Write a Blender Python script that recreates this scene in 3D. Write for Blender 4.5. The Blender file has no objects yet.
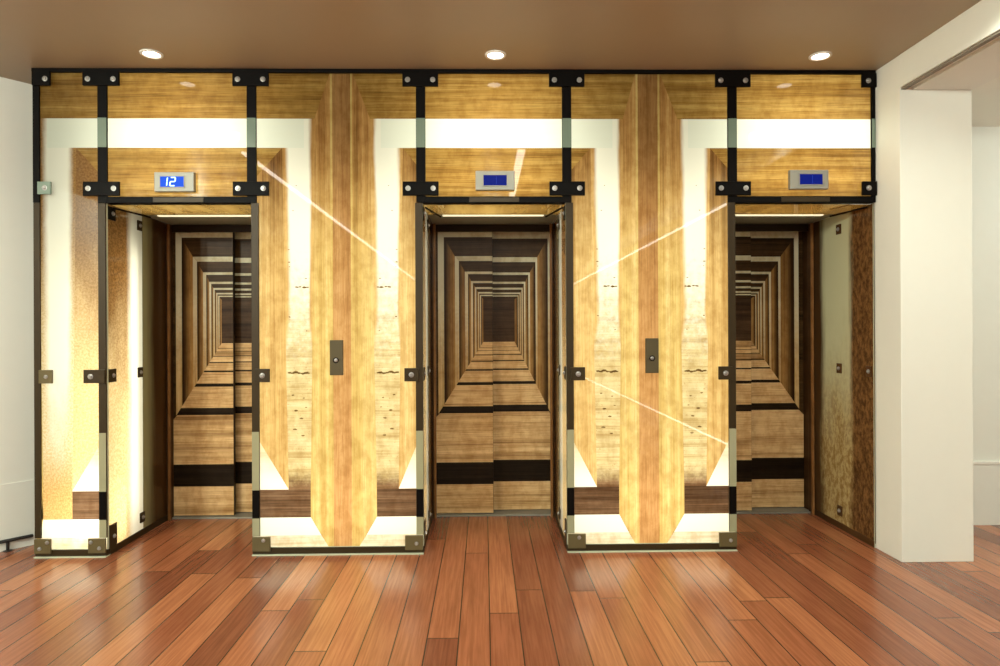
import bpy, bmesh, math, random
from mathutils import Vector
random.seed(7)
S = bpy.context.scene
COL = S.collection
C3 = Vector
ORG = {}

# ------------------------------------------------------------------ materials
def nt(name):
    m = bpy.data.materials.new(name); m.use_nodes = True
    t = m.node_tree; t.nodes.clear()
    return m, t
def N(t, typ, **kw):
    n = t.nodes.new(typ)
    for k, v in kw.items(): setattr(n, k, v)
    return n
def L(t, a, b): t.links.new(a, b)
def val(t, sock, v):
    if hasattr(v, 'is_output') or isinstance(v, bpy.types.NodeSocket): L(t, v, sock)
    else: sock.default_value = v
def math_(t, op, a, b=None, c=None, clamp=False):
    n = N(t, 'ShaderNodeMath', operation=op, use_clamp=clamp)
    val(t, n.inputs[0], a)
    if b is not None: val(t, n.inputs[1], b)
    if c is not None: val(t, n.inputs[2], c)
    return n.outputs[0]
def srgb(r, g, b):
    f = lambda c: (c/255/12.92) if c/255 <= .04045 else ((c/255+.055)/1.055)**2.4
    return (f(r), f(g), f(b), 1)
def mixc(t, f, a, b, mode='MIX'):
    n = N(t, 'ShaderNodeMix', data_type='RGBA', blend_type=mode)
    val(t, n.inputs[0], f); val(t, n.inputs[6], a); val(t, n.inputs[7], b)
    return n.outputs[2]
def smooth(t, x, a, b):
    n = N(t, 'ShaderNodeMapRange', interpolation_type='SMOOTHSTEP')
    val(t, n.inputs[0], x); n.inputs[1].default_value = a; n.inputs[2].default_value = b
    return n.outputs[0]
def noise(t, vec, scale=(1, 1, 1), detail=3, rough=.6, sc=1.0):
    mp = N(t, 'ShaderNodeMapping'); L(t, vec, mp.inputs[0]); mp.inputs[3].default_value = scale
    n = N(t, 'ShaderNodeTexNoise'); L(t, mp.outputs[0], n.inputs['Vector'])
    n.inputs['Scale'].default_value = sc; n.inputs['Detail'].default_value = detail; n.inputs['Roughness'].default_value = rough
    return n.outputs['Fac']
def pos(t): return N(t, 'ShaderNodeNewGeometry').outputs['Position']
def uvsep(t):
    s = N(t, 'ShaderNodeSeparateXYZ'); L(t, N(t, 'ShaderNodeUVMap').outputs[0], s.inputs[0]); return s.outputs
def possep(t):
    s = N(t, 'ShaderNodeSeparateXYZ'); L(t, pos(t), s.inputs[0]); return s.outputs

def principled(name, col, rough=.5, metal=0., spec=.5, emit=None, estr=0., coat=0.):
    m, t = nt(name)
    b = N(t, 'ShaderNodeBsdfPrincipled'); o = N(t, 'ShaderNodeOutputMaterial'); L(t, b.outputs[0], o.inputs[0])
    val(t, b.inputs['Base Color'], col); b.inputs['Roughness'].default_value = rough; b.inputs['Metallic'].default_value = metal
    b.inputs['Specular IOR Level'].default_value = spec; b.inputs['Coat Weight'].default_value = coat
    if emit: b.inputs['Emission Color'].default_value = emit; b.inputs['Emission Strength'].default_value = estr
    # a little procedural wear
    n = noise(t, pos(t), (9, 9, 9), 4)
    c = mixc(t, math_(t, 'MULTIPLY', n, .18), col, tuple(x*.75 for x in col[:3])+(1,))
    L(t, c, b.inputs['Base Color'])
    return m

def woodcolor(t, dark, mid, light, axis, contrast=1.0, speck=0.0):
    """laminated wood photographed very close: long bands, fine fibres, odd knots. axis = grain direction"""
    sc = {'x': ((.22, 1, 19), (1.1, 1, 80), (5, 1, 190)), 'z': ((19, 1, .14), (80, 1, .7), (190, 1, 5)),
          'y': ((1, .5, 17), (1, 2.5, 75), (1, 9, 170)), 'yz': ((1, 14, .5), (1, 60, 3), (1, 140, 9))}[axis]
    p = pos(t)
    a = noise(t, p, sc[0], 2, .5); b = noise(t, p, sc[1], 4, .65); c = noise(t, p, sc[2], 2, .6)
    v = math_(t, 'ADD', math_(t, 'MULTIPLY', a, .62), math_(t, 'MULTIPLY', b, .38))
    v = math_(t, 'ADD', math_(t, 'MULTIPLY', math_(t, 'SUBTRACT', v, .5), 2.6*contrast), .5, clamp=True)
    r = N(t, 'ShaderNodeValToRGB'); L(t, v, r.inputs[0])
    e = r.color_ramp.elements; e[0].position = .1; e[0].color = dark; e[1].position = .9; e[1].color = light
    x = e.new(.45); x.color = mid
    f = smooth(t, c, .22, .6)
    col = mixc(t, f, tuple(q*.72 for q in mid[:3])+(1,), (1, 1, 1, 1)); 
    col = mixc(t, .55*contrast if .55*contrast < 1 else 1., r.outputs[0], mixc(t, 1., r.outputs[0], col, 'MULTIPLY'))
    mo = noise(t, p, (13, 1, 9), 4, .65)
    col = mixc(t, smooth(t, mo, .62, .34), col, mixc(t, 1., col, (.80, .74, .66, 1), 'MULTIPLY'))
    if speck:
        k = noise(t, p, (60, 60, 60), 3, .6)
        m_ = math_(t, 'MULTIPLY', smooth(t, k, .60, .70), speck)
        col = mixc(t, m_, col, dark)
    return col

def glassprint(name, colf, trans=.62, rough=.02):
    """back-printed glass: translucent ink behind a polished front"""
    m, t = nt(name)
    col = colf(t)
    d = N(t, 'ShaderNodeBsdfDiffuse'); L(t, mixc(t, 1., col, (.62, .62, .60, 1), 'MULTIPLY'), d.inputs[0])
    tr = N(t, 'ShaderNodeBsdfTranslucent'); L(t, col, tr.inputs[0])
    mx = N(t, 'ShaderNodeMixShader'); mx.inputs[0].default_value = trans; L(t, d.outputs[0], mx.inputs[1]); L(t, tr.outputs[0], mx.inputs[2])
    g = N(t, 'ShaderNodeBsdfGlossy'); g.inputs['Roughness'].default_value = rough
    fr = N(t, 'ShaderNodeFresnel'); fr.inputs[0].default_value = 1.5
    m2 = N(t, 'ShaderNodeMixShader'); L(t, fr.outputs[0], m2.inputs[0]); L(t, mx.outputs[0], m2.inputs[1]); L(t, g.outputs[0], m2.inputs[2])
    o = N(t, 'ShaderNodeOutputMaterial'); L(t, m2.outputs[0], o.inputs[0])
    return m
def opaqueprint(name, colf, rough=.38, spec=.08):
    m, t = nt(name)
    b = N(t, 'ShaderNodeBsdfPrincipled'); o = N(t, 'ShaderNodeOutputMaterial'); L(t, b.outputs[0], o.inputs[0])
    L(t, colf(t), b.inputs['Base Color']); b.inputs['Roughness'].default_value = rough; b.inputs['Specular IOR Level'].default_value = spec
    return m

# facade print inks
GD, GM, GL = (.15, .074, .017, 1), (.33, .19, .044, 1), (.51, .345, .105, 1)          # golden laminate
PD, PM, PL = (.33, .20, .065, 1), (.56, .38, .15, 1), (.74, .57, .27, 1)              # pale yellow laminate
RD, RM, RL = (.22, .11, .036, 1), (.33, .175, .06, 1), (.42, .245, .095, 1)             # reddish centre board
WHT = (.87, .88, .75, 1); WHG = (.80, .86, .74, 1)
def f_top(t): return woodcolor(t, GD, GM, GL, 'x', 1.0)
def f_side(t):
    # vertical boards: print goes from brown at its head to pale yellow lower down
    z = possep(t)[2]
    a = woodcolor(t, GD, (.40, .21, .065, 1), (.58, .36, .13, 1), 'z', .9)
    b = woodcolor(t, (.42, .27, .08, 1), (.63, .465, .165, 1), (.78, .65, .31, 1), 'z', .7)
    return mixc(t, smooth(t, z, 2.75, 1.55), a, b)
def f_inner(t):
    z = possep(t)[2]
    a = woodcolor(t, (.08, .035, .01, 1), (.22, .105, .03, 1), (.42, .24, .075, 1), 'z', 1.0)
    b = woodcolor(t, (.42, .25, .08, 1), (.64, .44, .17, 1), (.80, .63, .30, 1), 'z', .8)
    return mixc(t, smooth(t, z, 2.62, 1.75), a, b)
def f_red(t):
    z = possep(t)[2]
    a = woodcolor(t, RD, RM, RL, 'z', .8)
    b = woodcolor(t, (.36, .185, .065, 1), (.52, .295, .115, 1), (.61, .385, .165, 1), 'z', .8)
    return mixc(t, smooth(t, z, 2.7, 1.2), a, b)
def f_col(t):
    # the tunnel's white frame upright: white above, ageing into knotty pale board below; ragged edges (uv.x across)
    u = uvsep(t)[0]; p = pos(t); z = possep(t)[2]
    n = noise(t, p, (14, 1, 2.4), 4, .6); n2 = noise(t, p, (26, 1, 26), 4, .65)
    e = math_(t, 'MINIMUM', u, math_(t, 'SUBTRACT', 1., u))
    e = math_(t, 'ADD', e, math_(t, 'MULTIPLY', math_(t, 'SUBTRACT', n, .5), .16))
    mask = smooth(t, math_(t, 'ADD', e, smooth(t, z, 1.6, .5)), .07, .22)
    pale = woodcolor(t, (.42, .28, .10, 1), (.68, .57, .30, 1), (.78, .69, .43, 1), 'x', .9, .8)
    f = smooth(t, math_(t, 'ADD', z, math_(t, 'MULTIPLY', math_(t, 'SUBTRACT', n2, .5), .9)), 1.95, 1.15)
    w = mixc(t, f, WHT, pale)
    side = woodcolor(t, (.42, .25, .08, 1), (.66, .46, .18, 1), (.82, .64, .31, 1), 'z', .7)
    top = woodcolor(t, (.25, .12, .03, 1), (.45, .25, .08, 1), (.62, .40, .15, 1), 'z', .8)
    side = mixc(t, smooth(t, z, 2.75, 1.9), top, side)
    c = mixc(t, mask, side, w)
    # the upright ends on a dark step
    dk = woodcolor(t, (.07, .035, .015, 1), (.17, .095, .045, 1), (.3, .19, .1, 1), 'x', .9)
    return mixc(t, smooth(t, math_(t, 'ADD', z, math_(t, 'MULTIPLY', math_(t, 'SUBTRACT', n2, .5), .12)), .56, .42), c, dk)
def f_colpale(t):
    # the same upright on the narrow panel: white, creamy below, ending golden
    u = uvsep(t)[0]; p = pos(t); z = possep(t)[2]
    n = noise(t, p, (9, 1, 3), 4, .65); n3 = noise(t, p, (80, 80, 80), 4, .7)
    e = math_(t, 'MINIMUM', u, math_(t, 'SUBTRACT', 1., u))
    e = math_(t, 'ADD', e, math_(t, 'MULTIPLY', math_(t, 'SUBTRACT', n, .5), .18))
    mask = smooth(t, e, .04, .26)
    cr = mixc(t, smooth(t, n3, .35, .65), (.66, .50, .24, 1), (.84, .74, .50, 1))
    w = mixc(t, smooth(t, math_(t, 'ADD', z, math_(t, 'MULTIPLY', math_(t, 'SUBTRACT', n, .5), .8)), 1.3, .5), WHT, cr)
    br = mixc(t, smooth(t, n3, .35, .65), (.22, .11, .03, 1), (.38, .21, .065, 1))
    br = mixc(t, smooth(t, z, 2.3, 1.0), br, cr)
    gold = mixc(t, smooth(t, n3, .35, .65), (.46, .27, .09, 1), (.66, .45, .18, 1))
    c = mixc(t, mask, br, w)
    return mixc(t, smooth(t, z, .75, .38), c, gold)
def f_white(t):
    n = noise(t, pos(t), (1.5, 1, 30), 3)
    return mixc(t, math_(t, 'MULTIPLY', n, .2), WHG, (.70, .68, .50, 1))
def f_cream(t): return woodcolor(t, (.62, .52, .33, 1), (.80, .73, .55, 1), (.86, .82, .68, 1), 'x', .8)
def f_dark(t): return woodcolor(t, (.045, .022, .01, 1), (.12, .068, .035, 1), (.25, .155, .09, 1), 'x', .9)
def f_wedge(t):
    z = possep(t)[2]
    a = woodcolor(t, (.55, .42, .2, 1), (.76, .66, .42, 1), (.85, .79, .58, 1), 'x', .6)
    return mixc(t, smooth(t, z, .72, .45), a, (.86, .84, .74, 1))
def f_stain(t):
    # left-hand narrow panel inner board: blotchy golden, fading to cream downwards
    z = possep(t)[2]; p = pos(t)
    n = noise(t, p, (75, 75, 75), 4, .7); n2 = noise(t, p, (5, 5, 2.2), 3, .6)
    a = mixc(t, smooth(t, n, .35, .65), (.17, .08, .022, 1), (.29, .15, .045, 1))
    b = mixc(t, smooth(t, n, .35, .65), (.66, .47, .20, 1), (.80, .65, .36, 1))
    f = smooth(t, math_(t, 'ADD', z, math_(t, 'MULTIPLY', math_(t, 'SUBTRACT', n2, .5), .8)), 2.2, 1.0)
    return mixc(t, f, a, b)
def f_return(t):
    # uv.x along the depth: blotchy brown, then white upright
    u = uvsep(t)[0]; z = possep(t)[2]; p = pos(t)
    n = noise(t, p, (1, 12, 1.6), 4, .6); n3 = noise(t, p, (80, 80, 80), 4, .7); n2 = noise(t, p, (5, 5, 2.2), 3, .6)
    a = mixc(t, smooth(t, n3, .35, .65), (.15, .07, .02, 1), (.30, .155, .045, 1))
    b = mixc(t, smooth(t, n3, .35, .65), (.66, .47, .21, 1), (.82, .67, .38, 1))
    f = smooth(t, math_(t, 'ADD', z, math_(t, 'MULTIPLY', math_(t, 'SUBTRACT', n2, .5), .9)), 1.9, .7)
    w = mixc(t, f, a, b)
    e = math_(t, 'ADD', u, math_(t, 'MULTIPLY', math_(t, 'SUBTRACT', n, .5), .2))
    return mixc(t, smooth(t, e, .50, .72), w, WHT)
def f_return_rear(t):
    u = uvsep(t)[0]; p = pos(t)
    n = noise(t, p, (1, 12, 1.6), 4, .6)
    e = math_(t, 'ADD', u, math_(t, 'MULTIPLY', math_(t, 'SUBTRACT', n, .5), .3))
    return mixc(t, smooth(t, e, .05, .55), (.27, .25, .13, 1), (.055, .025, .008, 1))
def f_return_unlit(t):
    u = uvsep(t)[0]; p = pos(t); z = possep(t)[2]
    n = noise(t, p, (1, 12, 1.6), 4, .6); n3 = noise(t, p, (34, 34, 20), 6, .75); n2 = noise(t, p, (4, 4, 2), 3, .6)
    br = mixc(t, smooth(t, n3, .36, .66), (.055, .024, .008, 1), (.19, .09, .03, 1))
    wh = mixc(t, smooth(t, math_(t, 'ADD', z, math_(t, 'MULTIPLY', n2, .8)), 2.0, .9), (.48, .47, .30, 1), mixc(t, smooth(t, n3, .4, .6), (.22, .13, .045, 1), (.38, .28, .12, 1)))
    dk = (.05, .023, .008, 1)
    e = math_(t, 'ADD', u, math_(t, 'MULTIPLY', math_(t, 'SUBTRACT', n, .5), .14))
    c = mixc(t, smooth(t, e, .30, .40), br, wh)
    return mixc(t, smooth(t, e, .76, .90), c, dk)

M = {}
for k, f in dict(top=f_top, side=f_side, inner=f_inner, red=f_red, col=f_col, colpale=f_colpale, white=f_white, cream=f_cream, dark=f_dark,
                 wedge=f_wedge, stain=f_stain, ret=f_return).items():
    M['g_'+k] = glassprint('backlit_print_'+k, f)
M['g_line'] = glassprint('backlit_print_pale_edge', lambda t: woodcolor(t, (.42, .29, .09, 1), (.58, .43, .15, 1), (.70, .56, .24, 1), 'z', .6))
M['g_knot'] = glassprint('backlit_print_knot', lambda t: woodcolor(t, (.12, .07, .025, 1), (.25, .16, .06, 1), (.40, .28, .12, 1), 'x', .6))
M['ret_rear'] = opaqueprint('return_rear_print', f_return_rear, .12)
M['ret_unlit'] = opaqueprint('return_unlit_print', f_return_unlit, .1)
# doors
M['d_floor'] = opaqueprint('door_print_pale', lambda t: woodcolor(t, (.28, .155, .06, 1), (.61, .39, .18, 1), (.76, .53, .28, 1), 'x', 1.0))
M['d_band'] = opaqueprint('door_print_band', lambda t: woodcolor(t, (.006, .003, .0015, 1), (.014, .008, .004, 1), (.028, .017, .009, 1), 'x', .8))
def f_dside(t):
    u = uvsep(t)[0]
    a = woodcolor(t, (.018, .007, .002, 1), (.045, .02, .006, 1), (.085, .04, .013, 1), 'z', .8)
    b = woodcolor(t, (.16, .078, .022, 1), (.33, .175, .054, 1), (.47, .275, .095, 1), 'z', .9)
    return mixc(t, smooth(t, u, .05, .9), a, b)
M['d_side'] = opaqueprint('door_print_side', f_dside)
M['d_ceil'] = opaqueprint('door_print_ceiling', lambda t: woodcolor(t, (.018, .009, .003, 1), (.05, .025, .009, 1), (.09, .048, .018, 1), 'x', .8))
def f_dwhite(t):
    z = possep(t)[2]; n = noise(t, pos(t), (40, 1, 40), 3)
    b = woodcolor(t, (.30, .17, .06, 1), (.50, .32, .13, 1), (.64, .45, .21, 1), 'z', .8)
    f = math_(t, 'ADD', z, math_(t, 'MULTIPLY', math_(t, 'SUBTRACT', n, .5), .5))
    return mixc(t, smooth(t, f, 2.0, 1.0), (.60, .55, .39, 1), b)
M['d_white'] = opaqueprint('door_print_frame', f_dwhite)
M['d_wtop'] = opaqueprint('door_print_frame_head', lambda t: woodcolor(t, (.52, .48, .34, 1), (.58, .54, .38, 1), (.63, .59, .43, 1), 'x', .4))
M['d_end'] = opaqueprint('door_print_end', lambda t: woodcolor(t, (.018, .009, .004, 1), (.05, .025, .011, 1), (.09, .048, .022, 1), 'x', .9))
M['d_edge'] = principled('door_edge_bronze', (.022, .012, .006, 1), .4, 0., .15)
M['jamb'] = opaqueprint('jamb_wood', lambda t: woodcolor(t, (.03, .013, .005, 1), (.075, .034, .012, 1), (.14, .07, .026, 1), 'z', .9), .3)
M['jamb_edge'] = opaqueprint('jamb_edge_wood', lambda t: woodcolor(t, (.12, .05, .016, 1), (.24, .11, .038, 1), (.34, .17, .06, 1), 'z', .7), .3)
M['soffit_wood'] = opaqueprint('soffit_wood', lambda t: woodcolor(t, (.36, .17, .05, 1), (.60, .34, .12, 1), (.74, .48, .19, 1), 'x', .8), .3)
M['soffit_grey'] = principled('soffit_grey', (.36, .37, .29, 1), .35)
M['steel'] = principled('black_steel', (.004, .003, .0025, 1), .45, .0, .05)
M['bronze'] = principled('bronzed_steel', (.034, .021, .008, 1), .42, .15, .2)
M['olive'] = principled('olive_bronze', (.115, .088, .038, 1), .42, .2, .3)
M['film'] = principled('frosted_film', (.17, .225, .175, 1), .15)  # white print coloured dim, as if steel behind stopped the backlight
M['film_olive'] = principled('frosted_film_olive', (.29, .28, .17, 1), .2)  # same missing backlight put into the colour of the pale lower rows
M['bolt'] = principled('bolt_steel', (.36, .34, .32, 1), .35, .7)
M['glass_edge'] = principled('glass_edge', (.50, .52, .38, 1), .12)
M['nickel'] = principled('brushed_nickel', (.27, .26, .22, 1), .5, .4, .3)
M['callplate'] = principled('call_plate_bronze', (.085, .066, .034, 1), .45, .2, .2)
M['screen_on'] = principled('screen_lit', (.004, .012, .10, 1), .5, 0., .05, emit=(.02, .13, .95, 1), estr=.8)
M['screen_dim'] = principled('screen_dim', (.002, .004, .03, 1), .5, 0., .05, emit=(.002, .01, .22, 1), estr=.8)
M['digit_on'] = principled('digit_lit', (.5, .8, 1, 1), .3, emit=(.45, .83, 1, 1), estr=1.0)
M['digit_dim'] = principled('digit_dim', (.01, .02, .1, 1), .5, 0., .05, emit=(.012, .035, .36, 1), estr=.8)
M['lamp'] = principled('lamp_lens', (1, .97, .9, 1), .4, emit=(1, .93, .80, 1), estr=9.)
M['line'] = principled('line_lamp', (1, 1, 1, 1), .4, emit=(1, .93, .80, 1), estr=17.)
M['strip'] = principled('strip_lens', (1, .95, .8, 1), .4, emit=(.93, .86, .56, 1), estr=1.0)
M['trim_white'] = principled('white_trim', (.75, .72, .66, 1), .4)
M['wall'] = principled('warm_white_wall', (.74, .725, .65, 1), .55)
M['wall_grey'] = principled('grey_white_wall', (.70, .69, .63, 1), .5)
M['groove'] = principled('shadow_gap', (.20, .17, .13, 1), .6)
M['ceil'] = principled('taupe_ceiling', (.35, .275, .185, 1), .42, spec=.35)
M['void'] = principled('core_wall', (.05, .035, .025, 1), .6)
M['boxwhite'] = principled('light_box_lining', (.5, .48, .42, 1), .7)
M['black'] = principled('black_rail', (.012, .011, .01, 1), .4)

def floor_mat():
    m, t = nt('plank_floor'); p = possep(t)
    W, LEN = .146, 2.3
    b = N(t, 'ShaderNodeBsdfPrincipled'); o = N(t, 'ShaderNodeOutputMaterial'); L(t, b.outputs[0], o.inputs[0])
    xs = math_(t, 'DIVIDE', math_(t, 'ADD', p[0], .124+14.6), W)
    ix = math_(t, 'FLOOR', xs); fx = math_(t, 'FRACT', xs)
    wn = N(t, 'ShaderNodeTexWhiteNoise', noise_dimensions='1D'); L(t, ix, wn.inputs['W'])
    ys = math_(t, 'ADD', math_(t, 'DIVIDE', math_(t, 'ADD', p[1], 20.), LEN), math_(t, 'MULTIPLY', wn.outputs[0], 9.7))
    iy = math_(t, 'FLOOR', ys); fy = math_(t, 'FRACT', ys)
    cv = N(t, 'ShaderNodeCombineXYZ'); L(t, ix, cv.inputs[0]); L(t, iy, cv.inputs[1])
    w2 = N(t, 'ShaderNodeTexWhiteNoise', noise_dimensions='2D'); L(t, cv.outputs[0], w2.inputs['Vector'])
    r = N(t, 'ShaderNodeValToRGB'); L(t, w2.outputs['Value'], r.inputs[0]); e = r.color_ramp.elements
    e[0].position = 0; e[0].color = (.215, .070, .034, 1); e[1].position = 1; e[1].color = (.49, .205, .09, 1)
    for q, c in ((.25, (.29, .097, .045, 1)), (.6, (.36, .130, .058, 1)), (.85, (.43, .166, .074, 1))):
        k = e.new(q); k.color = c
    # grain along y, shifted per plank
    off = N(t, 'ShaderNodeCombineXYZ'); L(t, math_(t, 'ADD', p[0], math_(t, 'MULTIPLY', w2.outputs['Value'], 37.)), off.inputs[0]); L(t, p[1], off.inputs[1])
    g1 = noise(t, off.outputs[0], (75, 2.2, 1), 4, .6); g2 = noise(t, off.outputs[0], (10, 1.6, 1), 4, .6)
    col = mixc(t, smooth(t, g1, .36, .66), mixc(t, 1., r.outputs[0], (.76, .70, .67, 1), 'MULTIPLY'), r.outputs[0])
    col = mixc(t, math_(t, 'MULTIPLY', smooth(t, g2, .45, .75), .38), col, mixc(t, 1., col, (.55, .45, .42, 1), 'MULTIPLY'))
    # fine joints
    ex = math_(t, 'MINIMUM', fx, math_(t, 'SUBTRACT', 1., fx)); ey = math_(t, 'MULTIPLY', math_(t, 'MINIMUM', fy, math_(t, 'SUBTRACT', 1., fy)), LEN/W)
    j = smooth(t, math_(t, 'MINIMUM', ex, ey), .012, .028)
    col = mixc(t, j, (.035, .014, .008, 1), col)
    L(t, col, b.inputs['Base Color'])
    rg = math_(t, 'ADD', .15, math_(t, 'MULTIPLY', g2, .16)); L(t, rg, b.inputs['Roughness'])
    b.inputs['Specular IOR Level'].default_value = .6
    bp = N(t, 'ShaderNodeBump'); bp.inputs['Strength'].default_value = .25; bp.inputs['Distance'].default_value = .002
    L(t, math_(t, 'ADD', j, math_(t, 'MULTIPLY', g1, .15)), bp.inputs['Height']); L(t, bp.outputs[0], b.inputs['Normal'])
    return m
M['floor'] = floor_mat()

# ------------------------------------------------------------------ mesh helpers
class MB:
    def __init__(s): s.v = []; s.f = []; s.uv = []; s.m = []; s.mats = []
    def mi(s, m):
        if m not in s.mats: s.mats.append(m)
        return s.mats.index(m)
    def poly(s, pts, mat, uvs=None):
        if len(pts) < 3: return
        b = len(s.v); s.v += [tuple(p) for p in pts]; s.f.append(list(range(b, b+len(pts))))
        s.uv.append(uvs or [(0, 0)]*len(pts)); s.m.append(s.mi(mat))
    def box(s, a, b, mat, ch=0.0):
        """axis box, with its edges chamfered by ch"""
        bm = bmesh.new(); bmesh.ops.create_cube(bm, size=1)
        for v in bm.verts:
            v.co = C3([a[i] if v.co[i] < 0 else b[i] for i in range(3)])
        if ch: bmesh.ops.bevel(bm, geom=bm.edges[:], offset=ch, segments=2, affect='EDGES', profile=.6)
        s.bm(bm, mat)
    def bm(s, bm, mat):
        bmesh.ops.recalc_face_normals(bm, faces=bm.faces[:]); bm.verts.index_update()
        b = len(s.v); s.v += [tuple(v.co) for v in bm.verts]
        for f in bm.faces:
            s.f.append([b+v.index for v in f.verts]); s.uv.append([(0, 0)]*len(f.verts)); s.m.append(s.mi(mat))
        bm.free()
    def lathe(s, prof, c, axis, mat, n=20):
        """revolve (r, h) profile around an axis vector through c"""
        ax = C3(axis).normalized(); t = ax.orthogonal().normalized(); u = ax.cross(t)
        b = len(s.v); k = len(prof); c = C3(c)
        for i in range(n):
            a = 2*math.pi*i/n; d = t*math.cos(a)+u*math.sin(a)
            for r, h in prof: s.v.append(tuple(c+d*r+ax*h))
        for i in range(n):
            i2 = (i+1) % n
            for j in range(k-1):
                s.f.append([b+i*k+j, b+i2*k+j, b+i2*k+j+1, b+i*k+j+1]); s.uv.append([(0, 0)]*4); s.m.append(s.mi(mat))
        for j, rev in ((0, True), (k-1, False)):
            if prof[j][0] > 1e-6:
                f = [b+i*k+j for i in range(n)]
                s.f.append(f[::-1] if rev else f); s.uv.append([(0, 0)]*n); s.m.append(s.mi(mat))
    def tube(s, p, q, r, mat, n=10):
        p, q = C3(p), C3(q); h = (q-p).length
        s.lathe([(r*.7, 0), (r, r*.3), (r, h-r*.3), (r*.7, h)], p, q-p, mat, n)
    def build(s, name, parent=None):
        me = bpy.data.meshes.new(name)
        o0 = ORG.get(parent, C3((0, 0, 0))) if parent else C3((0, 0, 0))
        me.from_pydata([tuple(C3(v)-o0) for v in s.v], [], s.f)
        for m in s.mats: me.materials.append(m)
        ul = me.uv_layers.new(name='UVMap'); k = 0
        for i, p in enumerate(me.polygons):
            p.material_index = s.m[i]
            for j, li in enumerate(p.loop_indices): ul.data[li].uv = s.uv[i][j]
        me.validate(); me.update()
        o = bpy.data.objects.new(name, me); COL.objects.link(o)
        if parent: o.parent = parent
        ORG[o] = o0.copy()
        return o
def thing(name, label, cat, loc, group=None):
    o = bpy.data.objects.new(name, None); COL.objects.link(o); o.location = loc; o.empty_display_size = .1
    o['label'] = label; o['category'] = cat
    if group: o['group'] = group
    ORG[o] = C3(loc); return o
def struct(mb, name):
    o = mb.build(name); o['kind'] = 'structure'; return o
def onebox(name, a, b, mat, parent=None, ch=0.):
    k = MB(); k.box(a, b, mat, ch); return k.build(name, parent)

# one bolt, then copies
def bolt(parent, c, axis=(0, -1, 0), r=.0115, h=.011):
    k = MB(); k.lathe([(r*1.45, 0), (r*1.45, h*.3), (r, h*.34), (r, h*.75), (r*.7, h), (r*.45, h), (r*.42, h*.7)], c, axis, M['bolt'], 14)
    return k.build('bolt', parent)
def clamp(parent, x0, x1, z0, z1, bolts, mat, y0=-.016, y1=-.030):
    p = onebox('clamp_plate', (x0, y1, z0), (x1, y0, z1), mat, parent, .003)
    for bx, bz in bolts: bolt(p, (bx, y1, bz), r=.0085 if mat is M['olive'] else .0115)
    return p

# ------------------------------------------------------------------ elevation, metres
CEIL = 3.10
HEAD = 2.286            # underside of the glass over the doors
SOF = 2.247             # underside of the header rail / recess soffit
XC = [-1.940, .069, 2.0825]         # opening centres
EDGE = [(-2.399, -1.481), (-.391, .529), (1.625, 2.540)]
MUL = [-2.417, -1.476, -.400, .537, 1.608]
YD = .85                # door plane
ROW = dict(a=.788, b=.416, c=.237, d=.122, e=.045)
WZ0, WZ1 = 2.601, 2.788

# ------------------------------------------------------------------ setting
k = MB(); k.box((-7, -18, -.12), (8, 1.1, 0), M['floor']); struct(k, 'floor')
k = MB(); k.box((-7, -18, CEIL), (8, 1.1, CEIL+.1), M['ceil'])
struct(k, 'ceiling')
# core wall behind the lifts with three door holes
k = MB()
k.box((-4, 1.0, 0), (2.98, 1.1, CEIL), M['void'])
struct(k, 'wall_back')
# angled white wall at the left
ld = C3((-.122, -.142, 0)).normalized(); ln = C3((ld.y, -ld.x, 0))   # along, outward (away from room)
if ln.x > 0: ln = -ln
A = C3((-2.853, .475, 0)); 
def wallseg(k, p, q, n, th, z0, z1, mat):
    bm = bmesh.new(); v = []
    for z in (z0, z1):
        for w in (p, q, q+n*th, p+n*th): v.append(bm.verts.new((w.x, w.y, z)))
    for f in ((3, 2, 1, 0), (4, 5, 6, 7), (0, 1, 5, 4), (1, 2, 6, 5), (2, 3, 7, 6), (3, 0, 4, 7)): bm.faces.new([v[i] for i in f])
    k.bm(bm, mat)
B = A+ld*3.2
k = MB(); wallseg(k, A, B, ln, .15, 0, CEIL, M['wall']); wallseg(k, B, C3((B.x, -18, 0)), C3((-1, 0, 0)), .15, 0, CEIL, M['wall'])
struct(k, 'wall_left')
k = MB(); wallseg(k, A-ln*.010+ld*.02, B-ln*.010, ln, .010, .0, .435, M['wall']); struct(k, 'baseboard_left')
# right wall with the wide opening
k = MB()
k.box((2.545, -.255, 0), (2.99, .98, CEIL), M['wall'], .004)
k.box((2.545, -16.0, 2.90), (2.99, -.255, CEIL), M['wall'])
k.box((2.545, -18, 0), (2.99, -16.0, CEIL), M['wall'])
struct(k, 'wall_right')
k = MB(); k.box((2.62, -16.0, 2.885), (2.99, -.258, 2.9), M['wall_grey']); k.box((2.552, -16.0, 2.886), (2.58, -.257, 2.899), M['groove'])
struct(k, 'trim_2')
k = MB(); k.box((2.99, .50, 0), (8, .6, CEIL), M['wall_grey']); k.box((7.9, -18, 0), (8, .6, CEIL), M['wall_grey']); struct(k, 'wall_corridor')
k = MB(); k.box((2.995, .475, 0), (7.9, .5, .44), M['wall_grey']); k.box((2.995, .468, .44), (7.9, .5, .462), M['trim_white'], .004); struct(k, 'baseboard_right')
k = MB(); k.box((2.99, -18, 2.9), (7.9, .5, 3.0), M['wall']); struct(k, 'ceiling_corridor')
k = MB(); k.box((-7, -18.1, 0), (8, -18, CEIL), M['wall_grey']); struct(k, 'wall_front')

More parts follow.
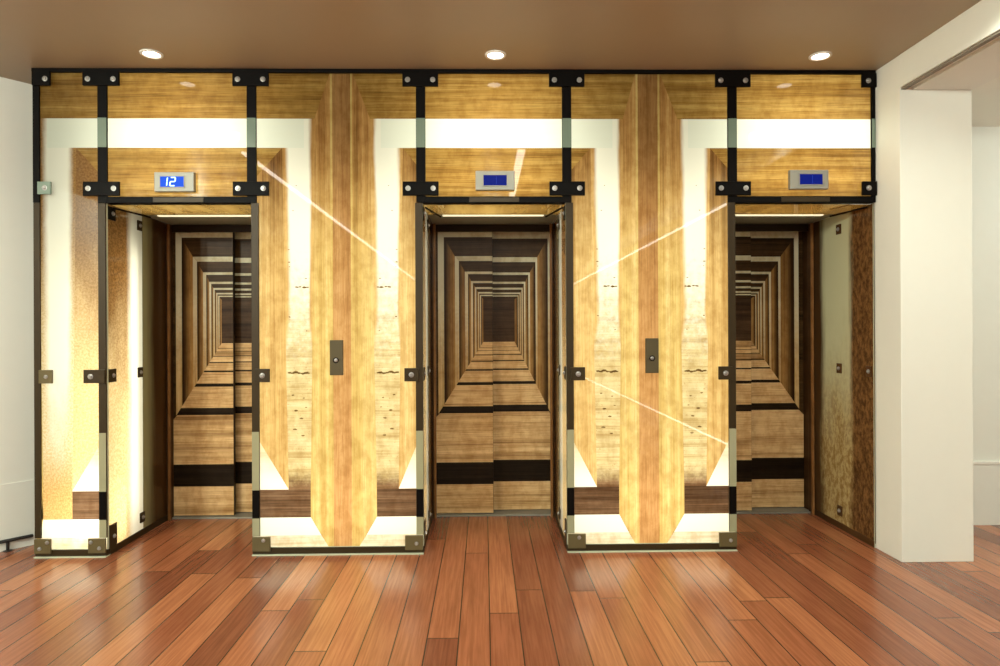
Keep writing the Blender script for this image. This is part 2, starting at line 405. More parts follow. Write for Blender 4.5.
# ------------------------------------------------------------------ printed glass
def clip(poly, ax, lim, keep_less):
    out = []
    for i in range(len(poly)):
        a, b = poly[i], poly[(i+1) % len(poly)]
        ia = (a[ax] <= lim) if keep_less else (a[ax] >= lim); ib = (b[ax] <= lim) if keep_less else (b[ax] >= lim)
        if ia: out.append(a)
        if ia != ib:
            t = (lim-a[ax])/(b[ax]-a[ax]); out.append(tuple(a[j]+(b[j]-a[j])*t for j in range(4)))
    return out
def half_pier(k, e, c1, c2, c3, y=0., stain=False):
    """artwork of half a pier: e outer edge at the opening, c1..c2 white upright, c3 edge of centre board"""
    def q(pts, mat, uvs=None):
        if c2 < e: pts = pts[::-1]; uvs = uvs[::-1] if uvs else None
        k.poly([(p[0], y, p[1]) for p in pts], M[mat], uvs)
    sg = 1 if c2 > e else -1; w = abs(c1-e)
    mg = .034; o1 = c1-sg*mg; o2 = c2+sg*mg*(.5 if stain else 1.); CM = 'g_colpale' if stain else 'g_col'; ub = (c2-sg*mg-o1)/(o2-o1)
    # head: outer board over the white band, mitred
    q([(e, WZ1), (o2, WZ1), (c3, 3.088), (e, 3.088)], 'g_top')
    q([(e, WZ0), (c2-sg*mg, WZ0), (c2-sg*mg, WZ1), (e, WZ1)], 'g_white')
    # inner board: mitred head and upright
    q([(e, WZ0-w*.95), (o1, WZ0), (e, WZ0)], 'g_top')
    q([(e, ROW['a']), (c1, ROW['b']), (o1, WZ0), (e, WZ0-w*.95)], 'g_stain' if stain else 'g_inner')
    # white upright with ragged edges taking a little of its neighbours
    q([(c1, ROW['b']), (c2, ROW['b']), (o2, WZ0), (o1, WZ0)], CM, [(0, 0), (1, 0), (1, 1), (0, 1)])
    q([(c2-sg*mg, WZ0), (o2, WZ0), (o2, WZ1), (c2-sg*mg, WZ1)], CM, [(ub, 0), (1, 0), (1, 1), (ub, 1)])
    # outer board
    D1 = min(.115, abs(c3-c2)-.012); D0 = D1*.58
    q([(c2, ROW['c']), (c2+sg*D1, ROW['e']), (c3, ROW['e']), (c3, 3.088), (o2, WZ1), (o2, WZ0), (c2, ROW['b'])], 'g_side')
    if stain:
        q([(e, ROW['c']), (c1, ROW['c']), (c1, ROW['b']), (e, ROW['b'])], 'g_dark')
        q([(c1, ROW['c']), (c2+sg*.01, ROW['c']), (c2, ROW['b']), (c1, ROW['b'])], CM, [(.5, 0)]*4)
    # floor of the tunnel
    q([(e, ROW['b']), (c1, ROW['b']), (e, ROW['a'])], 'g_wedge')
    if not stain: q([(e, ROW['c']), (c2, ROW['c']), (c2, ROW['b']), (e, ROW['b'])], 'g_dark')
    q([(e, ROW['d']), (c2+sg*D0, ROW['d']), (c2, ROW['c']), (e, ROW['c'])], 'g_white')
    q([(e, ROW['e']), (c2+sg*D1, ROW['e']), (c2+sg*D0, ROW['d']), (e, ROW['d'])], 'g_cream')
KN = [(.06, 1.163, .016), (.2, 1.158, .013), (.34, 1.165, .018), (.5, 1.16, .012), (.66, 1.157, .015), (.82, 1.163, .017), (.93, 1.16, .01), (.05, 1.95, .007), (.06, 1.87, .009), (.08, 1.84, .006),
      (.82, 1.765, .008), (.4, 1.71, .013), (.55, 1.712, .011), (.75, 1.708, .014), (.9, 1.71, .01), (.08, 1.52, .009), (.85, 1.43, .006), (.2, 1.02, .012), (.7, 1.0, .01), (.35, .92, .014),
      (.6, .87, .012), (.8, .94, .009), (.3, .80, .013), (.65, .76, .012), (.25, 2.2, .006), (.4, 2.36, .005)]
def knots(k, c1, c2, sg):
    rr = random.Random(3)
    for u, z, r in KN:
        x = c1+(c2-c1)*u; n = 7
        k.poly([(x+math.cos(i*2*math.pi/n)*r*rr.uniform(.7, 1.2), -.0006, z+math.sin(i*2*math.pi/n)*r*.42*rr.uniform(.6, 1.3)) for i in range(n)], M['g_knot'])
def rim(parent, x0, x1, z0, z1, t=.005, d=.014):
    k = MB()
    k.box((x0-t, -.002, z0), (x0, d, z1), M['glass_edge'], .001); k.box((x1, -.002, z0), (x1+t, d, z1), M['glass_edge'], .001)
    k.box((x0-t, -.002, z0-t), (x1+t, d, z0), M['glass_edge'], .001); k.box((x0-t, -.002, z1), (x1+t, d, z1+t), M['glass_edge'], .001)
    return k.build('glass_edge', parent)
def base_channel(parent, x0, x1):
    k = MB(); k.box((x0, -.012, .006), (x1, .03, .047), M['bronze'], .003); k.build('base_channel', parent)
    k = MB(); k.box((x0, -.026, .0), (x1, .03, .008), M['glass_edge'], .002); k.build('floor_trim', parent)

# narrow panel at the left
g = thing('backlit_glass_pier', 'narrow floor-to-ceiling backlit glass panel printed with wood at the left end', 'glass panel', (-2.625, 0, 0))
k = MB(); half_pier(k, -2.404, -2.622, -2.806, -2.846, stain=True); k.build('print_sheet', g)
rim(g, -2.846, -2.404, .05, 3.088); base_channel(g, -2.85, -2.40)
onebox('side_closure', (-2.858, .015, 0), (-2.852, .46, CEIL-.02), M['bronze'], g)
clamp(g, -2.845, -2.742, .030, .122, [(-2.762, .1), (-2.81, .062)], M['olive'])
clamp(g, -2.508, -2.400, .030, .122, [(-2.49, .1), (-2.437, .062)], M['olive'])
clamp(g, -2.812, -2.728, 1.105, 1.190, [(-2.765, 1.147)], M['olive'])
clamp(g, -2.815, -2.732, 2.300, 2.380, [(-2.768, 2.34)], M['film'])
# piers
PIER = [(-1.481, -1.253, -1.113, -.979, -.838, -.691, -.551, -.391, 'broad backlit glass pier panel between the left and the middle elevator'),
        (.529, .724, .868, .985, 1.140, 1.290, 1.434, 1.625, 'broad backlit glass pier panel between the middle and the right elevator')]
for e0, a1, a2, a3, b3, b2, b1, e1, lab in PIER:
    g = thing('backlit_glass_pier', lab, 'glass panel', ((e0+e1)/2, 0, 0), 'backlit pier panels')
    k = MB(); e0i, e1i = e0+.005, e1-.005
    half_pier(k, e0i, a1, a2, a3); half_pier(k, e1i, b1, b2, b3)
    k.poly([(a3+.013, 0, .045), (b3-.013, 0, .045), (b3-.013, 0, 3.088), (a3+.013, 0, 3.088)], M['g_red'])
    for xx in (a3, b3-.013): k.poly([(xx, 0, .045), (xx+.013, 0, .045), (xx+.013, 0, 3.088), (xx, 0, 3.088)], M['g_line'])
    knots(k, a1, a2, 1); knots(k, b1, b2, -1)
    k.build('print_sheet', g); rim(g, e0i, e1i, .05, 3.088); base_channel(g, e0, e1)
    clamp(g, e0+.004, e0+.118, .030, .122, [(e0+.075, .1)] , M['olive'])
    clamp(g, e1-.118, e1-.004, .030, .122, [(e1-.045, .072)], M['olive'])
    clamp(g, e0+.026, e0+.118, 1.105, 1.190, [(e0+.073, 1.147)], M['bronze'])
    clamp(g, e1-.118, e1-.026, 1.105, 1.190, [(e1-.073, 1.147)], M['bronze'])
# transoms
TL = ['glass transom over the left elevator, around the indicator showing 12', 'glass transom over the middle elevator, centred under the middle ceiling lamp',
      'glass transom over the right elevator, beside the white wall']
for (e0, e1), lab in zip(EDGE, TL):
    a, b = e0-.0, e1+.0
    g = thing('backlit_glass_transom', lab, 'glass panel', ((e0+e1)/2, 0, HEAD), 'backlit transoms')
    k = MB()
    R = lambda z0, z1, m: k.poly([(a, -.0005, z0), (b, -.0005, z0), (b, -.0005, z1), (a, -.0005, z1)], M[m])
    R(WZ1, 3.088, 'g_top'); R(WZ0, WZ1, 'g_white'); R(HEAD, WZ0, 'g_top')
    k.build('print_sheet', g); rim(g, a+.006, b-.006, HEAD-.004, 3.086)

# ------------------------------------------------------------------ steel
g = thing('steel_top_rail', 'long black steel rail along the ceiling above all the glass', 'rail', (-.15, 0, 3.085))
k = MB(); k.box((-2.855, -.022, 3.077), (2.54, .04, 3.1), M['steel'], .003); k.build('rail_bar', g)
for (e0, e1), s in zip(EDGE, ('left', 'middle', 'right')):
    g = thing('steel_header_rail', 'dark steel rail under the glass transom of the %s elevator' % s, 'rail', ((e0+e1)/2, 0, SOF), 'header rails')
    k = MB(); k.box((e0+.002, -.012, SOF), (e1-.002, .05, HEAD+.002), M['steel'], .003); k.build('rail_bar', g)
    k = MB(); k.box((e0+.30, -.016, SOF+.004), (e1-.30, -.010, HEAD-.004), M['bronze'], .001); k.build('rail_plate', g)
ML = ['black steel mullion left of the left elevator, beside the narrow panel', 'black steel mullion right of the left elevator',
      'black steel mullion left of the middle elevator', 'black steel mullion right of the middle elevator',
      'black steel mullion left of the right elevator']
side = [1, -1, 1, -1, 1]       # which way the opening lies
for i, m in enumerate(MUL):
    g = thing('steel_mullion', ML[i], 'mullion', (m, 0, 0), 'steel mullions')
    edge = [-2.399, -1.481, -.391, .529, 1.625][i]; sg = side[i]
    k = MB(); k.box((m-.030, -.014, SOF), (m+.030, -.001, 3.09), M['steel'], .002)
    lo, hi = sorted((edge, edge-sg*.047))
    k.box((lo, -.014, .122), (hi, -.001, SOF), M['bronze'], .002)
    k.build('post', g)
    onebox('white_print_band', (m-.028, -.0165, WZ0), (m+.028, -.0145, WZ1), M['film'], g)
    k = MB()
    for z0, z1, mt in ((ROW['b'], ROW['a'], 'film_olive'), (ROW['c'], ROW['b'], 'steel'), (.124, ROW['c'], 'film_olive')):
        k.box((lo+.001, -.0165, z0), (hi-.001, -.0145, z1), M[mt])
    k.build('printed_edge', g)
    clamp(g, m-.114, m+.114, 2.988, 3.078, [(m-.08, 3.028), (m+.08, 3.028)], M['steel'], -.014)
    clamp(g, m-.114, m+.114, 2.290, 2.380, [(m-.08, 2.336), (m+.08, 2.336)], M['steel'], -.014)
    if i == 0: clamp(g, m-.115, m+.018, 1.105, 1.190, [(m-.07, 1.147)], M['bronze'])
g = thing('steel_mullion', 'black steel end post at the far left beside the angled white wall', 'mullion', (-2.829, 0, 0), 'steel mullions')
k = MB(); k.box((-2.853, -.014, 2.25), (-2.812, -.001, 3.09), M['steel'], .002); k.box((-2.851, -.014, .122), (-2.812, -.001, 2.25), M['bronze'], .002); k.build('post', g)
clamp(g, -2.848, -2.735, 2.988, 3.078, [(-2.763, 3.028)], M['steel'], -.014)
g = thing('steel_mullion', 'slim black steel end post at the right against the white wall', 'mullion', (2.53, 0, SOF), 'steel mullions')
k = MB(); k.box((2.515, -.014, SOF), (2.541, -.001, 3.09), M['steel'], .002); k.build('post', g)
onebox('white_print_band', (2.517, -.0165, WZ0), (2.540, -.0145, WZ1), M['film'], g)
clamp(g, 2.446, 2.541, 2.988, 3.078, [(2.486, 3.028)], M['steel'], -.014)
clamp(g, 2.446, 2.541, 2.290, 2.380, [(2.486, 2.336)], M['steel'], -.014)

# ------------------------------------------------------------------ returns (side panels of each recess)
def ret(x, sgn, lit, lab):
    """sgn=+1 faces +x (left side of a recess)"""
    g = thing('printed_glass_return', lab, 'glass panel', (x, .42, 0), 'recess side panels')
    def sheet(k, y0, y1, mat, z0=.03, z1=SOF, dx=0.):
        p = [(x+dx, y0, z0), (x+dx, y1, z0), (x+dx, y1, z1), (x+dx, y0, z1)]; u = [(0, 0), (1, 0), (1, 1), (0, 1)]
        if sgn < 0: p = p[::-1]; u = u[::-1]
        k.poly(p, M[mat], u)
    if lit:
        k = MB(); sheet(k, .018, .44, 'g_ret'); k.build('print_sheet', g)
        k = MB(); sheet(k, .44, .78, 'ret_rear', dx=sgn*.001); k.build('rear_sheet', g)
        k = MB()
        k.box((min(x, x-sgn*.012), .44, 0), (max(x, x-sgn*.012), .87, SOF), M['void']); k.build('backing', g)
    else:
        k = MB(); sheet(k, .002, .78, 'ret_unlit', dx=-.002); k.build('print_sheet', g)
    # steel sill along the floor
    a, b = sorted((x+sgn*.004, x-sgn*.006))
    k = MB(); k.box((a, .012, 0), (min(b, 2.5415), .78, .045), M['bronze' if lit else 'jamb'], .001); k.build('base_channel', g)
    k = MB(); a, b = sorted((x, x+sgn*.003)); k.box((a, .009, 0), (b, .016, SOF), M['glass_edge'], .0005); k.build('glass_edge', g)
    for z, ys in ((1.147, (.40,)), (.13, (.42,)), (2.17, (.40,))) if lit else ((1.147, (.42, .06)), (.13, (.42,)), (2.14, (.42,))):
        for yy in ys:
            a, b = sorted((x+sgn*.001, x+sgn*.009))
            p = onebox('clamp_plate', (a, yy-.03, z-.035), (b, yy+.03, z+.035), M['bronze' if lit else 'jamb'], g, .002)
            bolt(p, (x+sgn*.009, yy, z), (sgn, 0, 0), .010)
    if lit:
        a, b = sorted((x+sgn*.001, x+sgn*.009))
        for z0, z1 in ((1.105, 1.19), (.03, .19), (2.15, 2.235)):
            p = onebox('clamp_plate', (a, .014, z0), (b, .10, z1), M['bronze' if z0 < 2 else 'steel'], g, .002)
            bolt(p, (x+sgn*.009, .065, (z0+z1)/2), (sgn, 0, 0), .010)
    # stay rod under the soffit
    k = MB(); k.tube((x+sgn*.02, .05, SOF-.02), (x+sgn*.10, .36, SOF-.025), .006, M['steel']); k.build('stay_rod', g)
    return g
RL_ = ['backlit side panel on the left of the left recess, bright white stripe', 'side panel on the right of the left recess, behind the pier edge',
       'side panel on the left of the middle recess, seen as a bright sliver', 'side panel on the right of the middle recess, seen as a bright sliver',
       'side panel on the left of the right recess, hidden behind the pier edge', 'unlit brown side panel on the right of the right recess by the white wall']
for i, (e0, e1) in enumerate(EDGE):
    ret(e0-.006, 1, True, RL_[2*i]); ret(e1+.006 if i < 2 else 2.541, -1, i < 2, RL_[2*i+1])

# ------------------------------------------------------------------ elevator entrances
RINGS = [(-.423, -.377, .435, .462, 2.213, 2.151), (-.292, -.261, .338, .352, 2.004, 1.966), (-.215, -.191, .281, .294, 1.884, 1.865),
         (-.168, -.153, .246, .258, 1.811, 1.795), (-.137, -.127, .228, .236, 1.764, 1.749), (-.114, -.106, .213, .219, 1.726, 1.714), (-.099, -.091, .198, .203, 1.704, 1.695)]
END = (-.075, .172, 1.672, 1.339)
def door_polys(shift):
    if shift:
        fr = lambda R: .034+(R-.172)*1.31; fl = lambda l: -.213+(l+.075)*.627
    else: fr = fl = lambda v: v
    rg = [(fl(a), fl(b), fr(c), fr(d), t0, t1) for a, b, c, d, t0, t1 in RINGS]
    eL, eR, eT, eB = fl(END[0]), fr(END[1]), END[2], END[3]
    aL, aR, aZ = (-.415, .442, .80) if not shift else (-.43, .412, .80)
    zl = lambda x: aZ+(x-aL)/(eL-aL)*(eB-aZ); zr = lambda x: aZ+(aR-x)/(aR-eR)*(eB-aZ)
    def seg(z):  # floor edges at height z
        t = max(0., (z-aZ)/(eB-aZ)); return aL+(eL-aL)*t if z > aZ else -.46, aR+(eR-aR)*t if z > aZ else .46
    out = []
    Q = lambda m, *p: out.append((m, list(p)))
    def side(m, xo, xi, to, ti, left):
        z = zl if left else zr
        bo, bi = max(z(xo), .40), max(z(xi), .40)
        Q(m, (xo, bo, 0, 0), (xi, bi, 1, 0), (xi, ti, 1, 1), (xo, to, 0, 1))
    # outermost board
    L0, R0, T0 = -.47, max(.47, rg[0][3]+.01), 2.26
    prevL, prevR, prevT = L0, R0, T0
    for (a, b, c, d, t0, t1) in rg:
        sm = 'd_ceil' if prevT == T0 else 'd_side'
        side(sm, prevL, a, prevT, t0, True); side(sm, prevR, d, prevT, t0, False)
        Q('d_ceil', (a, t0, 0, 0), (d, t0, 1, 0), (prevR, prevT, 1, 1), (prevL, prevT, 0, 1))
        side('d_white', a, b, t0, t1, True); side('d_white', d, c, t0, t1, False)
        Q('d_wtop', (b, t1, 0, 0), (c, t1, 1, 0), (d, t0, 1, 1), (a, t0, 0, 1))
        prevL, prevR, prevT = b, c, t1
    side('d_side', prevL, eL, prevT, eT, True); side('d_side', prevR, eR, prevT, eT, False)
    Q('d_ceil', (eL, eT, 0, 0), (eR, eT, 1, 0), (prevR, prevT, 1, 1), (prevL, prevT, 0, 1))
    Q('d_end', (eL, eB, 0, 0), (eR, eB, 1, 0), (eR, eT, 1, 1), (eL, eT, 0, 1))
    zs = [(0, 'd_floor'), (.24, 'd_band'), (.41, 'd_floor'), (.789, 'd_band'), (.843, 'd_floor'), (1.006, 'd_band'), (1.029, 'd_floor'), (1.117, 'd_band'),
          (1.129, 'd_floor'), (1.187, 'd_band'), (1.195, 'd_floor'), (1.236, 'd_band'), (1.242, 'd_floor'), (1.270, 'd_band'), (1.274, 'd_floor'), (1.297, 'd_band'), (1.3, 'd_floor'), (1.339, None)]
    for (z0, m), (z1, _) in zip(zs, zs[1:]):
        l0, r0 = seg(z0); l1, r1 = seg(z1)
        if z0 < .8 < z1: l0 = aL; r0 = aR; 
        if z0 == .41:
            Q(m, (-.46, .41, 0, 0), (.46, .41, 1, 0), (.46, .74, 1, 1), (aR, .789, 1, 1), (aL, .789, 0, 1), (-.46, .74, 0, 1))
        else: Q(m, (l0, z0, 0, 0), (r0, z0, 1, 0), (r1, z1, 1, 1), (l1, z1, 0, 1))
    return out
DL = ['left elevator doors printed with a receding wooden tunnel, under the 12 display', 'middle elevator doors printed with a receding wooden tunnel, seen square on',
      'right elevator doors printed with a receding wooden tunnel, next to the white wall']
for i, c in enumerate(XC):
    g = thing('elevator_doors', DL[i], 'elevator', (c, YD, 0), 'elevator doors')
    polys = door_polys(i == 2)
    cols = 0.014 if i == 0 else 0.
    for lo, hi, y in ((-.452, .0+cols, YD), (.0+cols-.03, .452, YD+.085)):
        leaf = onebox('door_leaf', (c+lo, y, .016), (c+hi, y+.036, 2.235), M['d_edge'], g, .002)
        k = MB()
        for m, p in polys:
            if sum(p[j][0]*p[(j+1) % len(p)][1]-p[(j+1) % len(p)][0]*p[j][1] for j in range(len(p))) < 0: p = p[::-1]
            for ax, lim, less in ((0, lo+.002, False), (0, hi-.002, True), (1, .018, False), (1, 2.233, True)): p = clip(p, ax, lim, less)
            if len(p) >= 3: k.poly([(c+q[0], y-.0012, q[1]) for q in p], M[m], [(q[2], q[3]) for q in p])
        k.build('door_print', leaf)
    k = MB(); k.box((c-.455, YD-.035, 0), (c+.455, YD+.125, .012), M['nickel'], .002); k.build('sill', g)
    k = MB(); k.box((c-.46, YD-.02, 2.19), (c+.46, YD-.004, SOF-.002), M['d_edge'], .002); k.build('header', g)
    e0, e1 = EDGE[i]
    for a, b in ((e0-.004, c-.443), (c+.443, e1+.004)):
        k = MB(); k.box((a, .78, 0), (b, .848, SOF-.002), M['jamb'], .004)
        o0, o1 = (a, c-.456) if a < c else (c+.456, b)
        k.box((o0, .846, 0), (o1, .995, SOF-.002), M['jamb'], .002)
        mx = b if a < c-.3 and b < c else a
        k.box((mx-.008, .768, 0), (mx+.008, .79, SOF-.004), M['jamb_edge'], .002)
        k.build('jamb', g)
# recess soffits
for i, (e0, e1) in enumerate(EDGE):
    g = thing('recess_soffit', 'wood-faced soffit with a thin light strip above the %s elevator recess' % ('left', 'middle', 'right')[i], 'soffit', ((e0+e1)/2, .42, SOF), 'recess soffits')
    k = MB(); k.poly([(e0-.003, .05, SOF), (e0-.003, .42, SOF), (e1+.003, .42, SOF), (e1+.003, .05, SOF)], M['g_top']); k.build('wood_facing', g)
    onebox('light_strip', (e0+.10, .440, SOF-.003), (e1-.10, .475, SOF+.015), M['strip'], g, .002)
    onebox('grey_panel', (e0-.003, .42, SOF+.004), (e1+.003, .99, SOF+.03), M['soffit_grey'], g, .002)

# ------------------------------------------------------------------ indicators
SEG = {'a': (0, 1, 1, 1), 'b': (1, .5, 1, 1), 'c': (1, 0, 1, .5), 'd': (0, 0, 1, 0), 'e': (0, 0, 0, .5), 'f': (0, .5, 0, 1), 'g': (0, .5, 1, .5)}
def digit(k, ch, x, z, w, h, y, mat, t=.0032, slant=.12):
    for s in {'1': 'bc', '2': 'abged'}[ch]:
        x0, z0, x1, z1 = SEG[s]; sh = lambda zz: slant*h*(zz-.5)
        p = C3((x+x0*w+sh(z0), 0, z+z0*h)); q = C3((x+x1*w+sh(z1), 0, z+z1*h)); d = (q-p).normalized(); n = C3((-d.z, 0, d.x))*t
        p += d*t*.4; q -= d*t*.4
        f = [p-n, q-n, q+n, p+n]
        bm = bmesh.new(); v = [bm.verts.new((a.x, yy, a.z)) for yy in (y, y+.003) for a in f]
        for idx in ((0, 1, 2, 3), (7, 6, 5, 4), (0, 4, 5, 1), (1, 5, 6, 2), (2, 6, 7, 3), (3, 7, 4, 0)): bm.faces.new([v[j] for j in idx])
        k.bm(bm, mat)
IND = [(-1.957, 2.377, -1.968, True, 'silver floor indicator with a bright blue screen showing 12'),
       (.075, 2.385, .075, False, 'silver floor indicator with a dark blue screen above the middle elevator'),
       (2.098, 2.391, 2.108, False, 'silver floor indicator with a dark blue screen above the right elevator')]
for x, z, sx, on, lab in IND:
    g = thing('floor_indicator', lab, 'display', (x, -.03, z), 'floor indicators')
    k = MB()
    # hollow faceplate: four bevelled borders around the sunken screen
    hw, hh, sw, sh = .125, .062, .074, .033
    k.box((x-hw, -.034, z-hh), (x+hw, -.001, z+hh), M['nickel'], .005); k.build('housing', g)
    k = MB()
    for a, b in (((sx-sw-.006, -.038, z-sh-.006), (sx-sw, -.032, z+sh+.006)), ((sx+sw, -.038, z-sh-.006), (sx+sw+.006, -.032, z+sh+.006)),
                 ((sx-sw-.006, -.038, z-sh-.006), (sx+sw+.006, -.032, z-sh)), ((sx-sw-.006, -.038, z+sh), (sx+sw+.006, -.032, z+sh+.006))): k.box(a, b, M['nickel'], .001)
    k.build('bezel', g)
    onebox('screen', (sx-sw, -.0365, z-sh), (sx+sw, -.033, z+sh), M['screen_on' if on else 'screen_dim'], g)
    k = MB()
    if on: digit(k, '1', sx-.050, z-.026, .020, .052, -.0395, M['digit_on']); digit(k, '2', sx-.010, z-.026, .030, .052, -.0395, M['digit_on'])
    else: digit(k, '1', sx-.014, z-.026, .022, .052, -.0395, M['digit_dim'], .0012, 0.)
    k.build('digits', g)
# ------------------------------------------------------------------ call plates
for x, z, lab in ((-.942, 1.258, 'bronze call button plate on the pier between left and middle elevators'), (1.081, 1.261, 'bronze call button plate on the pier between middle and right elevators')):
    g = thing('call_button_plate', lab, 'button plate', (x, -.012, z), 'call button plates')
    onebox('plate', (x-.042, -.022, z-.112), (x+.042, -.001, z+.112), M['callplate'], g, .004)
    k = MB(); k.lathe([(.018, 0), (.018, .004), (.0135, .005), (.0135, .002)], (x-.002, -.022, z-.016), (0, -1, 0), M['steel'], 24); k.build('button_ring', g)
    k = MB(); k.lathe([(.012, 0), (.0115, .004), (.008, .0065), (.0, .0072)], (x-.002, -.022, z-.016), (0, -1, 0), M['bolt'], 20); k.build('button', g)
# ------------------------------------------------------------------ downlights
DLAB = ['round recessed ceiling downlight above the left elevator', 'round recessed ceiling downlight above the middle elevator', 'round recessed ceiling downlight above the right elevator']
for i, x in enumerate((-1.99, .077, 2.065)):
    y = -.238
    g = thing('downlight', DLAB[i], 'lamp', (x, y, CEIL), 'ceiling downlights')
    k = MB(); k.lathe([(.047, .003), (.049, -.004), (.058, -.006), (.064, -.003), (.065, .003)], (x, y, CEIL-.003), (0, 0, 1), M['trim_white'], 36); k.build('trim_ring', g)
    k = MB(); k.lathe([(.0475, 0), (.040, -.004), (.02, -.006), (0, -.0065)], (x, y, CEIL-.001), (0, 0, 1), M['lamp'], 32); k.build('lens', g)
# linear lamps of the lobby behind the photographer (they show as lines in the glass)
def linelamp(name, lab, cat, a, b, w, h, mat='line'):
    g = thing(name, lab, cat, tuple((C3(a)+C3(b))/2))
    k = MB(); k.box((a[0]-w/2, a[1], a[2]-h), (a[0]+w/2, b[1], a[2]), M[mat], .002); k.build('diffuser', g)
    k = MB(); k.box((a[0]-w/2-.006, a[1], a[2]-.002), (a[0]+w/2+.006, b[1], a[2]+.012), M['trim_white'], .002); k.build('channel', g)
linelamp('linear_ceiling_lamp', 'long slim ceiling lamp mirrored as the slanting line on the left pier', 'lamp', (-2.21, -17.9, CEIL-.012), (-2.21, -1.84, CEIL-.012), .035, .02)
linelamp('linear_ceiling_lamp', 'short ceiling lamp mirrored as the blurred streak beside the middle indicator', 'lamp', (.35, -4.3, CEIL-.012), (.35, -1.77, CEIL-.012), .07, .02)
linelamp('linear_ceiling_lamp', 'slim lamp in the opening head mirrored as the rising line on the right pier', 'lamp', (2.80, -17.9, 2.883), (2.80, -2.85, 2.883), .035, .016)
linelamp('lit_plinth', 'low white plinth whose lit edge mirrors as the falling line on the right pier', 'lamp', (2.49, -17.9, .275), (2.49, -2.24, .275), .04, .035)  # plinth and its glowing edge are invented, unseen, added for the reflected line
k = MB(); k.box((2.462, -17.9, 0), (2.54, -2.24, .255), M['trim_white'], .003); k.build('plinth_body', [o for o in COL.objects if o.name == 'lit_plinth'][0])
# ------------------------------------------------------------------ low rail at the angled wall
g = thing('low_rail', 'low black rail on a small foot in front of the angled white wall', 'rail', tuple(A+ld*.42-ln*.04))
k = MB(); o = -ln*.028
p0 = A+ld*.30+o; p1 = B+o
k.tube((p0.x, p0.y, .068), (p1.x, p1.y, .068), .011, M['black']); k.build('bar', g)
f = A+ld*.44+o
k = MB(); k.tube((f.x, f.y, .004), (f.x, f.y, .064), .009, M['black']); k.lathe([(.026, 0), (.026, .004), (.01, .007)], (f.x, f.y, .0), (0, 0, 1), M['black'], 20); k.build('foot', g)

# ------------------------------------------------------------------ lights
def area(loc, size, sy, energy, direction, col=(1, .93, .76)):
    d = bpy.data.lights.new('light_box_lamp', 'AREA'); d.shape = 'RECTANGLE'; d.size = size; d.size_y = sy; d.energy = energy; d.color = col
    o = bpy.data.objects.new('light_box_lamp', d); COL.objects.link(o); o.location = loc
    o.rotation_euler = C3(direction).to_track_quat('-Z', 'Y').to_euler(); return o
def spot(loc, energy, size=150, col=(1, .88, .70), r=.04):
    d = bpy.data.lights.new('downlight_lamp', 'SPOT'); d.energy = energy; d.spot_size = math.radians(size); d.spot_blend = 1.; d.shadow_soft_size = r; d.color = col
    o = bpy.data.objects.new('downlight_lamp', d); COL.objects.link(o); o.location = loc
    return o
PW = 19
for e0, a1, a2, a3, b3, b2, b1, e1, lab in PIER:
    area(((e0+e1)/2, .36, 1.22), .95, 2.3, PW, (0, -1, 0)); area(((e0+e1)/2, .30, .20), .95, .36, 2.6, (0, -1, 0))
    area((e0+.26, .30, 1.1), .24, 2.0, 3, (-1, 0, 0)); area((e1-.26, .30, 1.1), .24, 2.0, 3, (1, 0, 0))
area((-2.62, .24, .22), .36, .36, 2.5, (0, -1, 0)); area((-2.62, .40, 1.1), .34, 1.8, 8, (0, -1, 0))
area((-2.66, .27, 1.0), .26, 1.9, 6.5, (1, 0, 0))
for e0, e1 in EDGE:
    area(((e0+e1)/2, .23, 2.5), .85, .3, 3.0, (0, 0, -1))
    area(((e0+e1)/2, .42, 2.69), .8, .7, 10.5, (0, -1, 0), (1, .96, .82))
for x in (-1.99, .077, 2.065): spot((x, -.238, CEIL-.03), 12, 130, r=.045)
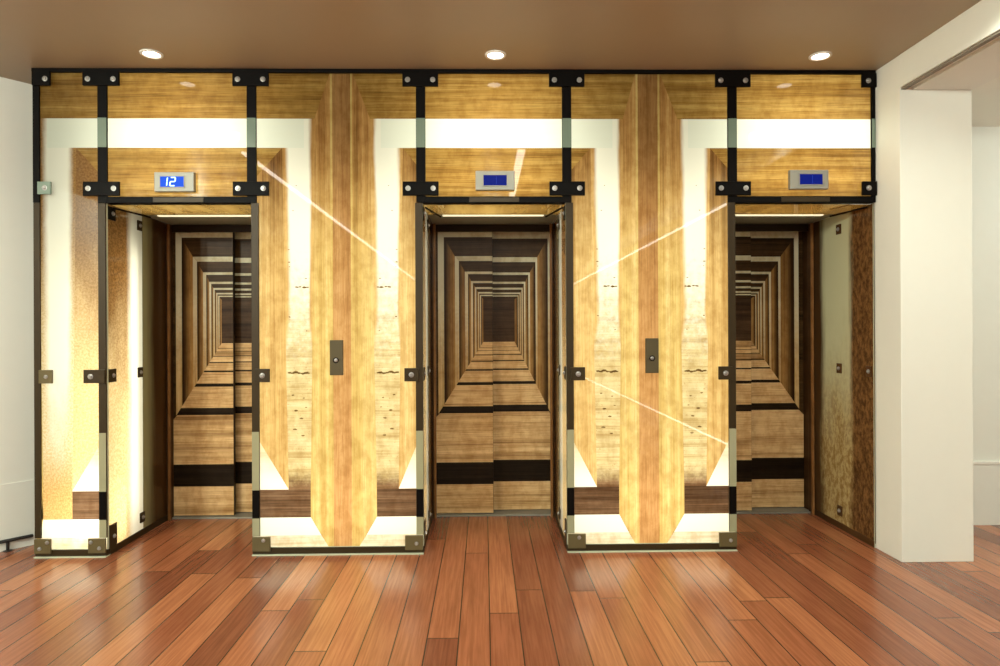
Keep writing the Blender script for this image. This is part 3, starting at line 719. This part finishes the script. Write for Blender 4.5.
def fill_point(loc, energy, col=(.91, 1, .89), r=.06):
    d = bpy.data.lights.new('lobby_lamp', 'POINT'); d.energy = energy; d.shadow_soft_size = r; d.color = col
    o = bpy.data.objects.new('lobby_lamp', d); COL.objects.link(o); o.location = loc
for x, y, e in ((.1, -4.7, 105), (.1, -6.3, 105), (.2, -8.2, 110), (.2, -10.4, 120), (-4.0, -5.0, 400), (-4.1, -6.5, 380)): fill_point((x, y, CEIL-.1), e)  # unseen fill lights without fixtures, added to brighten walls and floor
for x in (-2.1, .077, 2.32): spot((x, -1.32, CEIL-.03), 95, 160, (.95, 1, .86), .05)  # added spots without fixtures, lighting the floor and lower doors
fill_point((5.4, -.9, 2.6), 105); fill_point((5.0, -5., 2.7), 60)  # added fill that brightens the corridor, no fixture there
w = bpy.data.worlds.new('world'); S.world = w; w.use_nodes = True
w.node_tree.nodes['Background'].inputs[0].default_value = (.9, .85, .78, 1); w.node_tree.nodes['Background'].inputs[1].default_value = .1

# ------------------------------------------------------------------ camera
cd = bpy.data.cameras.new('camera'); cam = bpy.data.objects.new('camera', cd); COL.objects.link(cam)
F, CX, CY = 650., 495.33, 331.
cd.sensor_width = 36; cd.lens = F/1000*36; cd.shift_x = (500-CX)/1000; cd.shift_y = (CY-333)/1000
yaw, roll = math.atan(.01743), math.radians(.25)
from mathutils import Matrix
fw = C3((math.sin(yaw), math.cos(yaw), 0)); rt = C3((math.cos(yaw), -math.sin(yaw), 0)); up = C3((0, 0, 1))
r2 = rt*math.cos(roll)-up*math.sin(roll); u2 = rt*math.sin(roll)+up*math.cos(roll)
cam.matrix_world = Matrix(((r2.x, u2.x, -fw.x, 0), (r2.y, u2.y, -fw.y, -4.18), (r2.z, u2.z, -fw.z, 1.424), (0, 0, 0, 1)))
cd.clip_start = .05
S.camera = cam
S.view_settings.view_transform = 'Standard'; S.view_settings.look = 'None'; S.view_settings.gamma = 1; S.view_settings.use_curve_mapping = False
S.view_settings.exposure = 0.
S.cycles.use_denoising = True
S.cycles.max_bounces = 8; S.cycles.sample_clamp_indirect = 6
